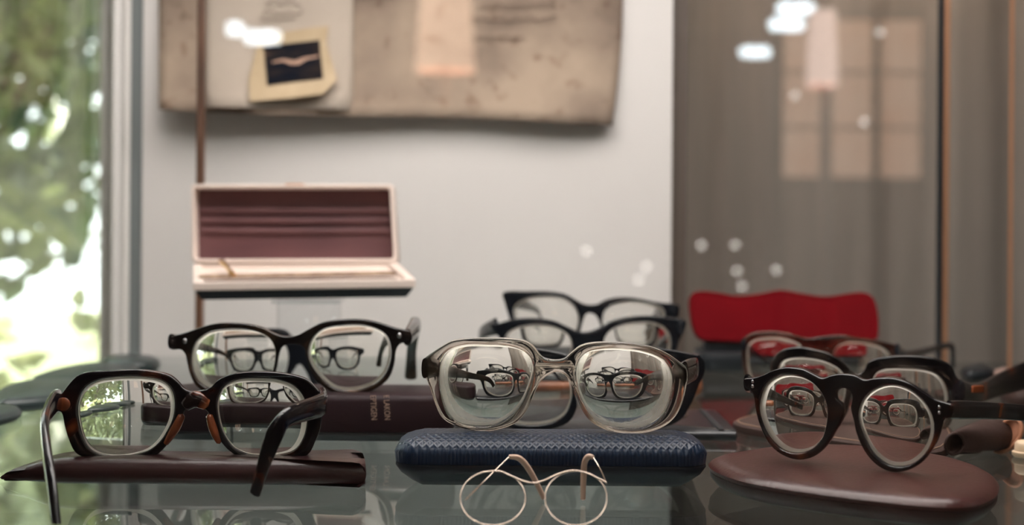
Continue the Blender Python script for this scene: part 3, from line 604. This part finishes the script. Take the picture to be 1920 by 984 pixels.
# --- black glasses behind the horn pair, low on the shelf
pl = Plane(560, 690, 1.105, 3, bow=.6)
outer11 = [(400, 632), (440, 622), (480, 618), (510, 615), (535, 618), (550, 630), (570, 634), (588, 628), (620, 620), (665, 620), (700, 628), (722, 634), (722, 655), (706, 668), (700, 705), (675, 735), (630, 744), (590, 730), (576, 700),
           (562, 682), (548, 700), (532, 732), (490, 744), (445, 738), (424, 710), (416, 672), (402, 655)]
h11 = [[(428, 680), (430, 650), (455, 637), (495, 634), (530, 642), (541, 665), (535, 700), (515, 726), (480, 732), (445, 720)],
       [(583, 670), (590, 646), (620, 636), (660, 636), (690, 648), (695, 675), (686, 710), (662, 730), (625, 732), (594, 712)]]
spectacles('eyeglasses', 'thick black glasses half hidden behind the brown horn pair', pl, outer11, h11, M['black'], .005, 8,
           [[(406, 642, 1.123, .005, .012), (420, 645, 1.19, .004, .009), (440, 680, 1.25, .003, .007)], [(716, 644, 1.123, .005, .012), (705, 645, 1.19, .004, .009), (690, 680, 1.25, .003, .007)]])
# --- small wire glasses in front
pw = Plane(1000, 985, .649, 0, 45, bow=0)
root = thing('wire_eyeglasses', 'tiny gold wire round glasses folded in front of the blue case', 'glasses', PZ(1000, 985, ZS))
def wire(name, pts, r, mt, closed=False, n=8, sm=4): return link(name, sweep(pts, [(r, r)] * len(pts), n, up=(0, .3, 1), closed=closed, sm=sm), mt, root)
for cx_, rx in ((924, 61), (1080, 58)):
    wire('rim', [pw.px(cx_ + rx * math.cos(a * math.pi / 12), 934 + 51 * math.sin(a * math.pi / 12)) for a in range(24)], .0007, M['gold'], True)
wire('bridge', [pw.px(x, y, -.0004) for x, y in ((905, 886), (935, 884), (958, 893), (982, 903), (1002, 906), (1022, 901), (1045, 890), (1072, 883), (1098, 887), (1120, 897), (1136, 905))], .0008, M['gold'])
wire('temple', [pw.px(872, 938), P(910, 900, .685), P(955, 856, .700)], .0007, M['gold'])
wire('temple', [pw.px(1137, 906), P(1126, 880, .690), P(1112, 857, .700)], .0007, M['gold'])
def sleeve(pts): link('temple_sleeve', sweep(pts, [(.0022, .0022)] + [(.0030, .0030)] * (len(pts) - 2) + [(.0024, .0024)], 10, up=(0, 1, 0), sm=4), M['sleeve'], root)
sleeve([P(955, 856, .700), P(975, 860, .702), P(995, 885, .704), PZ(1020, 934, ZS + .0014)])
sleeve([P(1112, 857, .700), P(1103, 856, .702), P(1096, 868, .704), P(1094, 895, .705), PZ(1093, 936, ZS + .0014)])

# ------------------------------------------------------------------ spectacle cases
def outline(px_pts, z, n=5): return [(p.x, p.y) for p in (PZ(x, y, z) for x, y in spl(px_pts, n))]
# blue woven clamshell
m = bpy.data.materials.new('navy_woven_leather'); m.use_nodes = True; nt = m.node_tree; N = nt.nodes; L = nt.links; b = N['Principled BSDF']
b.inputs['Base Color'].default_value = (.004, .016, .042, 1); b.inputs['Roughness'].default_value = .36; b.inputs['Specular IOR Level'].default_value = .4
tc = N.new('ShaderNodeTexCoord'); hs = []
for ang, sc_ in ((35, 150), (-35, 150)):
    mp = N.new('ShaderNodeMapping'); mp.inputs['Rotation'].default_value = (0, 0, math.radians(ang)); wv = N.new('ShaderNodeTexWave'); wv.inputs['Scale'].default_value = sc_ * .65
    L.new(tc.outputs['Object'], mp.inputs[0]); L.new(mp.outputs[0], wv.inputs['Vector']); hs.append(wv)
mm = N.new('ShaderNodeMath'); mm.operation = 'MAXIMUM'; L.new(hs[0].outputs['Fac'], mm.inputs[0]); L.new(hs[1].outputs['Fac'], mm.inputs[1])
bp = N.new('ShaderNodeBump'); bp.inputs['Strength'].default_value = .8; bp.inputs['Distance'].default_value = .0006; L.new(mm.outputs[0], bp.inputs['Height']); L.new(bp.outputs[0], b.inputs['Normal'])
M['navy'] = m
M['navy2'] = noise_mat('navy_smooth_leather', [(.3, (.002, .006, .014)), (.7, (.004, .010, .022))], 30, .5, .2, 400)
z = ZS; D0 = .735; D1 = .783
xa, xb = P(742, 860, .755).x, P(1322, 860, .755).x
root = thing('spectacle_case', 'navy blue clamshell case with a woven lid under the centre glasses', 'case', ((xa + xb) / 2, .76, z))
po = dense(rrect(xa, xb, D0 - .002, D1, .015, 10), .004)
link('case_base', loft(po, [(z, .0145), (z + .003, .009), (z + .007, .0035), (z + .011, .0005), (z + .0125, .0008)]), M['navy2'], root)
link('case_lid', loft(po, [(z + .0128, .0006), (z + .0180, .0), (z + .0215, .0018), (z + .0238, .0050), (z + .0252, .009), (z + .0262, .0135), (z + .0266, .0145)]), M['navy'], root)
# glossy brown case right
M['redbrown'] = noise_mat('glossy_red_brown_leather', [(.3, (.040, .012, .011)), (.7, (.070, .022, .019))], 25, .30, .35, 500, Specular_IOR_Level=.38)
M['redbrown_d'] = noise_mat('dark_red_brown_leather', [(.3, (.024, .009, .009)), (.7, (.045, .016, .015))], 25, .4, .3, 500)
po = outline([(1328, 878), (1345, 893), (1400, 912), (1500, 929), (1620, 945), (1750, 958), (1820, 957), (1862, 942), (1874, 920), (1860, 900), (1820, 881), (1760, 866), (1650, 852), (1540, 846), (1450, 850), (1380, 860), (1342, 868)], ZS + .009)
cx_ = sum(p[0] for p in po) / len(po); cyy = sum(p[1] for p in po) / len(po)
root = thing('spectacle_case', 'long glossy reddish brown hard case lying under the round tortoiseshell glasses', 'case', (cx_, cyy, ZS))
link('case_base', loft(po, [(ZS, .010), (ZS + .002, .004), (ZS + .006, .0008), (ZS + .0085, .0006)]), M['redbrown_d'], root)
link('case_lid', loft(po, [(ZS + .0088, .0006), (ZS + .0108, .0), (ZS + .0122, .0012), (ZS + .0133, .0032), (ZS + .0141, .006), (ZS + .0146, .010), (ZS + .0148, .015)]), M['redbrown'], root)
# long brown sleeve left
M['wine'] = noise_mat('wine_brown_leather', [(.3, (.018, .008, .009)), (.7, (.050, .018, .017))], 14, .28, .25, 400, stretch=(.3, 1, 1))
po = [(P(x, 880, D).x, D) for x, D in spl([(-8, .745), (30, .741), (70, .737), (120, .734), (250, .734), (400, .734), (550, .734), (674, .734), (680, .737), (680, .752), (678, .766), (672, .769), (550, .769), (400, .769), (250, .769), (120, .767), (70, .759), (30, .751)], 4)]
po = [(x, y + .006) for x, y in po]
me = loft(po, [(ZS, .004), (ZS + .002, .001), (ZS + .006, 0), (ZS + .010, .0012), (ZS + .0125, .004), (ZS + .0134, .008)])
xt, xs = P(-8, 880, .745).x, P(135, 880, .745).x
for v in me.vertices:
    q = min(1, max(0, (v.co.x - xt) / (xs - xt))); v.co.z = ZS + (v.co.z - ZS) * (.22 + .78 * math.sin(q * math.pi / 2))
root = link('spectacle_sleeve', me, M['wine'], base=(-.18, .755, ZS))
setp(root, 'long wine brown sleeve case with a pointed end under the left tortoiseshell glasses', 'case')
# maroon case with gilt lettering
M['maroon'] = noise_mat('dark_maroon_leather', [(.3, (.016, .009, .011)), (.7, (.028, .014, .017))], 20, .5, .25, 400, Specular_IOR_Level=.15)
xa, xb = P(285, 780, .89).x, P(850, 780, .89).x; z1 = .9292
root = thing('spectacle_case', 'dark maroon hard case with gilt lettering under the brown horn glasses', 'case', ((xa + xb) / 2, .92, ZS))
po = dense(rrect(xa, xb, .888, .950, .020, 8), .006)
link('case_base', loft(po, [(ZS, .004), (ZS + .004, .001), (ZS + .0055, .0015)]), M['black_matte'], root)
link('case_lid', loft(po, [(ZS + .006, .0005), (ZS + .009, 0), (z1 - .004, 0), (z1 - .0012, .0015), (z1, .0045)]), M['maroon'], root)
M['gilt'] = mat('gilt_print', (.55, .36, .28), .5)
for txt, px_ in (('E LAKON', 725), ('EPTIGEN', 700)):
    fc = bpy.data.curves.new('t', 'FONT'); fc.body = txt; fc.size = .0040; fc.extrude = .0001; fc.align_x = 'CENTER'; fc.align_y = 'CENTER'
    to = bpy.data.objects.new('t', fc); COL.objects.link(to); bpy.context.view_layer.update()
    me = bpy.data.meshes.new_from_object(to.evaluated_get(bpy.context.evaluated_depsgraph_get())); bpy.data.objects.remove(to)
    xs = [v.co.x for v in me.vertices]; k = .0152 / (max(xs) - min(xs))
    ys = [v.co.y for v in me.vertices]; me.transform(Matrix.Diagonal((k, .0036 / (max(ys) - min(ys)), 1, 1)))
    c = P(px_, 764, .8876)                       # reads downwards
    me.transform(Matrix.Translation(c) @ Matrix.Rotation(math.pi / 2, 4, 'X') @ Matrix.Rotation(-math.pi / 2 + .06, 4, 'Z'))
    me.materials.clear(); link('gilt_lettering', me, M['gilt'], root)
# black notebook under the black glasses
M['nb'] = mat('black_coated_cover', (.016, .018, .022), .3)
xa, xb = P(850, 812, .905).x, P(1384, 812, .905).x
root = thing('notebook', 'thin black notebook with a glossy spine lying behind the blue case', 'notebook', ((xa + xb) / 2, .955, ZS))
link('cover', loft(dense(rrect(xa, xb, .906, 1.005, .006, 4), .01), [(ZS, .001), (ZS + .001, 0), (ZS + .0052, 0), (ZS + .0062, .001)]), M['nb'], root)
link('elastic_band', boxmesh((P(1335, 780, .95).x, .955, ZS + .0066), (.0035, .098, .0008)), M['black_matte'], root)
link('clasp', sweep([PZ(1278 + 11 * math.cos(a * math.pi / 6), 778 + 5 * math.sin(a * math.pi / 6), ZS + .0070) for a in range(12)], [(.0008, .0008)] * 12, 6, closed=True, sm=2), M['gold'], root)
link('spine', sweep([(xa + .004, .9035, ZS + .0032), (xb - .002, .9035, ZS + .0032)], [(.0062, .0062)] * 2, 12, sm=4), M['black'], root)
# amber case under the cat-eye pair, black case under the upper pair
M['orange'] = noise_mat('orange_brown_leather', [(.3, (.13, .045, .02)), (.7, (.30, .11, .05))], 20, .4, .3, 400)
xa, xb = P(958, 740, 1.13).x, P(1316, 740, 1.13).x
po = dense(rrect(xa, xb, 1.112, 1.158, .014, 8), .006); zt = P(1100, 698, 1.13).z
setp(link('spectacle_case', loft(po, [(ZS, .006), (ZS + .004, .001), (ZS + .008, 0), (zt - .004, .001), (zt - .001, .004), (zt, .007)]), M['orange'], base=((xa + xb) / 2, 1.13, ZS)),
     'orange brown leather case half seen under the black cat eye glasses', 'case')
xa, xb = P(950, 690, 1.22).x, P(1270, 690, 1.22).x; zt = P(1110, 659, 1.21).z
po = dense(rrect(xa, xb, 1.19, 1.245, .014, 8), .006)
setp(link('spectacle_case', loft(po, [(ZS, .006), (ZS + .004, .001), (ZS + .008, 0), (zt - .004, .001), (zt - .001, .004), (zt, .007)]), M['black_matte'], base=((xa + xb) / 2, 1.22, ZS)),
     'plain black case under the rearmost black glasses', 'case')
# flat brown case under the smoky pair
M['leather'] = noise_mat('worn_brown_leather', [(.3, (.032, .017, .014)), (.7, (.062, .033, .027))], 18, .6, .4, 300, Specular_IOR_Level=.25)
po = outline([(1374, 796), (1395, 787), (1450, 776), (1560, 768), (1680, 775), (1760, 792), (1790, 822), (1765, 850), (1700, 850), (1600, 835), (1480, 818), (1400, 806)], ZS + .004)
root = thing('leather_pouch', 'flat worn brown leather pouch with a stitched edge behind the round glasses', 'pouch', (sum(p[0] for p in po) / len(po), sum(p[1] for p in po) / len(po), ZS))
link('body', loft(po, [(ZS, .002), (ZS + .001, 0), (ZS + .0052, .0), (ZS + .0062, .002), (ZS + .0066, .006)]), M['leather'], root)
li = inset(po, .0012)
link('stitching', sweep([(x, y, ZS + .0068) for x, y in inset(po, .003)][::2], [(.0006, .0006)] * len(po[::2]), 5, closed=True, sm=1), mat('tan_thread', (.36, .22, .15), .7), root)
# open sleeve with tan lining
root = thing('leather_sleeve', 'open ended brown leather sleeve with orange tan lining at the right edge', 'sleeve', PZ(1850, 850, ZS))
M['tan'] = noise_mat('orange_tan_lining', [(.3, (.38, .15, .08)), (.7, (.58, .27, .16))], 30, .6)
def ring(c, ax, ry, rz, n=28):   # ellipse with its normal ax (in plan)
    s = Vector((-ax.y, ax.x, 0)); return [c + s * (ry * math.cos(2 * math.pi * k / n)) + Vector((0, 0, rz * math.sin(2 * math.pi * k / n))) for k in range(n)]
a0, a1 = P(1790, 832, .845), P(1872, 815, .885)
ax = Vector((a1.x - a0.x, a1.y - a0.y, 0)).normalized(); n = 28
nrm0 = Vector((.45, -.9, 0)).normalized() * -1
rings_ = [ring(a0 + Vector((0, 0, 0)), nrm0, .0075, .0062), ring(a0 * .7 + a1 * .3, (ax + nrm0).normalized(), .010, .008), ring(a0 * .35 + a1 * .65, ax, .012, .0095), ring(a1, ax, .013, .0108)]
vs = [v for r in rings_ for v in r]; fs = []
for k in range(3):
    for i in range(n): fs.append((k * n + i, k * n + (i + 1) % n, (k + 1) * n + (i + 1) % n, (k + 1) * n + i))
zmin = min(v.z for v in vs); vs = [v + Vector((0, 0, ZS + .0012 - zmin)) if v.z < ZS + .0012 else v for v in vs]
o = link('body', mesh(vs, fs, 60), M['leather'], root); md = o.modifiers.new('t', 'SOLIDIFY'); md.thickness = .0016; md.offset = 0
link('rim_piping', sweep(rings_[0], [(.0018, .0018)] * n, 8, closed=True, sm=1), M['leather'], root)
fl = [P(x, y, D) for x, y, D in ((1870, 820, .880), (1876, 800, .878), (1890, 788, .873), (1905, 786, .868), (1915, 797, .865), (1914, 815, .864), (1902, 833, .866), (1886, 845, .870), (1868, 847, .874), (1866, 835, .878))]
fl = [Vector(q) for q in spl([tuple(v) for v in fl], 3)]; cc = sum(fl, Vector()) / len(fl) + Vector((-.001, .006, 0)); k = len(fl)
mid = [(v + cc) / 2 + Vector((0, .0035, 0)) for v in fl]
vs = fl + mid + [cc + Vector((0, .001, 0))]; fs = [(i, (i + 1) % k, k + (i + 1) % k, k + i) for i in range(k)] + [(k + i, k + (i + 1) % k, 2 * k) for i in range(k)]
o = link('lining_flap', mesh(vs, fs, 60), M['tan'], root); md = o.modifiers.new('t', 'SOLIDIFY'); md.thickness = .0016; md.offset = 0
link('flap_edge', sweep(fl, [(.0026, .0026)] * k, 8, closed=True, sm=1), M['tan'], root)
# cream knob at the right edge
c = PZ(1925, 856, ZS); 
root = link('cream_stopper', loft([(c.x + .0085 * math.cos(a * .35), c.y + .0085 * math.sin(a * .35)) for a in range(18)], [(ZS, .001), (ZS + .001, 0), (ZS + .003, 0), (ZS + .0036, .0014), (ZS + .008, .0016), (ZS + .0095, .003)]), mat('cream_plastic', (.66, .48, .32), .4), base=(c.x, c.y, ZS))
setp(root, 'small cream round stopper cut off by the right edge', 'stopper')
# dark things at the far right
po = outline([(1838, 748), (1850, 728), (1890, 715), (1940, 708), (2000, 712), (2010, 740), (1960, 752), (1900, 752)], ZS + .004)
def flatcase(name, px_pts, h, mt, label, cat='case', zz=.004):
    po = outline(px_pts, ZS + zz); c = (sum(p[0] for p in po) / len(po), sum(p[1] for p in po) / len(po), ZS)
    return setp(link(name, loft(po, [(ZS, .003), (ZS + h * .25, .0005), (ZS + h * .55, 0), (ZS + h * .85, .002), (ZS + h, .006)]), mt, base=c), label, cat)
flatcase('dark_pouch', [(1872, 740), (1890, 726), (1940, 718), (2000, 722), (2010, 744), (1960, 756), (1900, 756)], .014, M['leather'], 'dark brown pouch lying at the right edge behind the temples', 'pouch')
flatcase('spectacle_case', [(1800, 699), (1812, 694), (1840, 692), (1862, 696), (1864, 702), (1845, 706), (1812, 706)], .010, M['black_matte'], 'small black rounded case far back beside the brass post')
flatcase('pink_sleeve', [(1862, 697), (1875, 694), (1892, 694), (1894, 699), (1880, 702), (1864, 702)], .007, mat('pale_pink_leather', (.42, .28, .24), .6), 'small pinkish sleeve far back at the right beside a black case', 'sleeve')
# dark flat cases by the window
M['slate'] = noise_mat('slate_green_leather', [(.3, (.014, .024, .025)), (.7, (.03, .045, .045))], 12, .34, .2, 300)
for pts, h, lb in (([(190, 684), (215, 679), (260, 678), (296, 682), (300, 688), (280, 693), (225, 694), (196, 691)], .012, 'small dark oval case farthest back by the window'),
                   ([(60, 716), (110, 700), (170, 690), (240, 689), (262, 697), (240, 710), (180, 720), (100, 724)], .010, 'slate green flat case second from the back by the window'),
                   ([(-8, 745), (20, 730), (80, 722), (150, 722), (185, 730), (170, 744), (100, 756), (20, 764), (-6, 762)], .010, 'slate green flat case third from the back by the window'),
                   ([(-45, 776), (-20, 768), (20, 765), (40, 770), (35, 779), (0, 788), (-40, 790)], .008, 'dark flat case nearest at the left edge by the window')):
    flatcase('flat_case', pts, h, M['slate'], lb)
# open red case
M['red'] = noise_mat('deep_red_velvet', [(.3, (.13, .003, .006)), (.7, (.20, .005, .009))], 10, .95, Specular_IOR_Level=.1)
pl = Plane(1465, 638, 1.335, 0, 12, bow=0)
lid = spl([(1292, 570), (1297, 552), (1315, 547), (1345, 550), (1380, 556), (1422, 552), (1462, 545), (1500, 551), (1545, 557), (1592, 551), (1618, 550), (1635, 560), (1643, 585), (1645, 615), (1640, 637), (1600, 641), (1465, 643), (1340, 640), (1310, 634), (1297, 610)], 4)
O = [pl.uv(*q) for q in lid]
root = thing('open_spectacle_case', 'open case with a deep red velvet lid and black base at the back', 'case', PZ(1465, 690, ZS))
me = curve_mesh([O, inset(O, .004)[::-1]], .012, .0012)
for v in me.vertices: v.co = pl.at(v.co.x, v.co.y, v.co.z)
link('lid_rim', me, M['red'], root)
me = curve_mesh([inset(O, .0035)], .004, .0005)
for v in me.vertices: v.co = pl.at(v.co.x, v.co.y, v.co.z - .0035)
link('lid_lining', me, M['red'], root)
po = outline([(1303, 665), (1330, 662), (1465, 661), (1600, 662), (1634, 665), (1640, 670), (1612, 676), (1465, 677), (1330, 677), (1302, 671)], ZS + .010)
link('case_base', loft(po, [(ZS, .004), (ZS + .004, .001), (ZS + .012, 0), (ZS + .017, .0015), (ZS + .018, .004)]), M['black_matte'], root)
link('hinge', sweep([P(1320, 648, 1.338), P(1620, 648, 1.338)], [(.008, .014)] * 2, 10, sm=2), M['black_matte'], root)
# white open box on an acrylic stand
root = thing('open_box', 'white open box with mauve lining raised on the clear stand', 'box', P(560, 545, 1.17))
M['ivory'] = mat('ivory_box_shell', (.74, .62, .55), .5)
M['mauve'] = noise_mat('mauve_silk_lining', [(.3, (.115, .045, .050)), (.7, (.17, .068, .07))], 12, .55, stretch=(1, 1, 3))
pl = Plane(552, 490, 1.20, 0, 4, bow=0)
O = [pl.uv(*q) for q in ((360, 350), (364, 346), (734, 346), (739, 351), (748, 486), (744, 493), (366, 493), (361, 487))]; Oi = [pl.uv(*q) for q in ((366, 356), (369, 353), (728, 353), (731, 357), (738, 480), (735, 485), (370, 486), (366, 481))]
me = curve_mesh([O, Oi[::-1]], .020, .0008)
for v in me.vertices: v.co = pl.at(v.co.x, v.co.y, v.co.z + .006)
link('lid_rim', me, M['ivory'], root)
me = curve_mesh([inset(O, .001)], .002, .0003)
for v in me.vertices: v.co = pl.at(v.co.x, v.co.y, v.co.z + .015)
lin = link('lid_lining', me, M['mauve'], root)
for y in (393, 412, 431):
    link('lining_fold', sweep([pl.px(372, y, .0125), pl.px(550, y + .5, .012), pl.px(729, y, .0125)], [(.003, .005)] * 3, 10, sm=3), M['mauve'], root)
link('catch', boxmesh(pl.px(553, 347, 0), (.016, .008, .003), .0008), M['brass'], root)
# tray
tq = [P(362, 494, 1.20), P(746, 492, 1.20), P(780, 524, 1.13), P(362, 530, 1.13)]
def tray(q, h, wall, zoff=0):
    """open tray: outer and inner walls with a recessed floor"""
    c = sum(q, Vector()) / 4; inn = [v + (c - v).normalized() * wall * 1.4 for v in q]; d = Vector((0, 0, -h)); d2 = Vector((0, 0, -h * .6))
    vs = q + inn + [v + d for v in q] + [v + d2 for v in inn]; fs = []
    for i in range(4):
        j = (i + 1) % 4; fs += [(i, j, 4 + j, 4 + i), (i, 8 + i, 8 + j, j), (4 + i, 4 + j, 12 + j, 12 + i)]
    fs += [(8, 9, 10, 11), (12, 13, 14, 15)]; return mesh(vs, fs)
o = link('tray', tray(tq, .0065, .006), M['ivory'], root); bv = o.modifiers.new('b', 'BEVEL'); bv.width = .0008; bv.segments = 2
q2 = [v + Vector((0, 0, -.0068)) for v in tq]; c = sum(q2, Vector()) / 4; q2 = [v + (c - v) * .02 for v in q2]; q3 = [v + (c - v) * .06 + Vector((0, 0, -.0075)) for v in q2]
link('tray_bottom', mesh(q2 + q3, [(0, 1, 2, 3), (7, 6, 5, 4)] + [(i, (i + 1) % 4, 4 + (i + 1) % 4, 4 + i) for i in range(4)]), M['black_matte'], root)
link('tray_padding', sweep([P(376, 519, 1.15), P(460, 517, 1.152), P(740, 512, 1.155)], [(.010, .0035)] * 3, 10, sm=3), noise_mat('brown_cord', [(.3, (.16, .09, .06)), (.7, (.42, .30, .20))], 120, .8), root)
o = thing('gold_chain', 'short curl of gold chain lying over the tray of the white box', 'chain', P(430, 515, 1.145))
link('chain_curl', sweep([P(414, 490, 1.18), P(420, 494, 1.17), P(427, 503, 1.16), P(434, 512, 1.15), P(441, 516, 1.146)], [(.004, .004), (.0055, .004), (.003, .004), (.005, .004), (.003, .003)], 10, sm=4), mat('aged_gold', (.48, .27, .12), .35, 1.0), o)
zb = min(v.z for v in q3)
root = thing('acrylic_stand', 'clear acrylic block stand holding up the white open box', 'stand', P(575, 690, 1.16))
p0, p1 = P(517, 600, 1.15).x, P(634, 600, 1.15).x
root.location = ((p0 + p1) / 2, 1.16, ZS)
link('stand_block', boxmesh(((p0 + p1) / 2, 1.163, (ZS + zb) / 2), (p1 - p0, .020, zb - ZS - .0006), .002), M['acryl'], root)
link('stand_plate', boxmesh(((p0 + p1) / 2, 1.163, zb - .0016), (p1 - p0 + .004, .05, .0028), .001), M['acryl'], root)
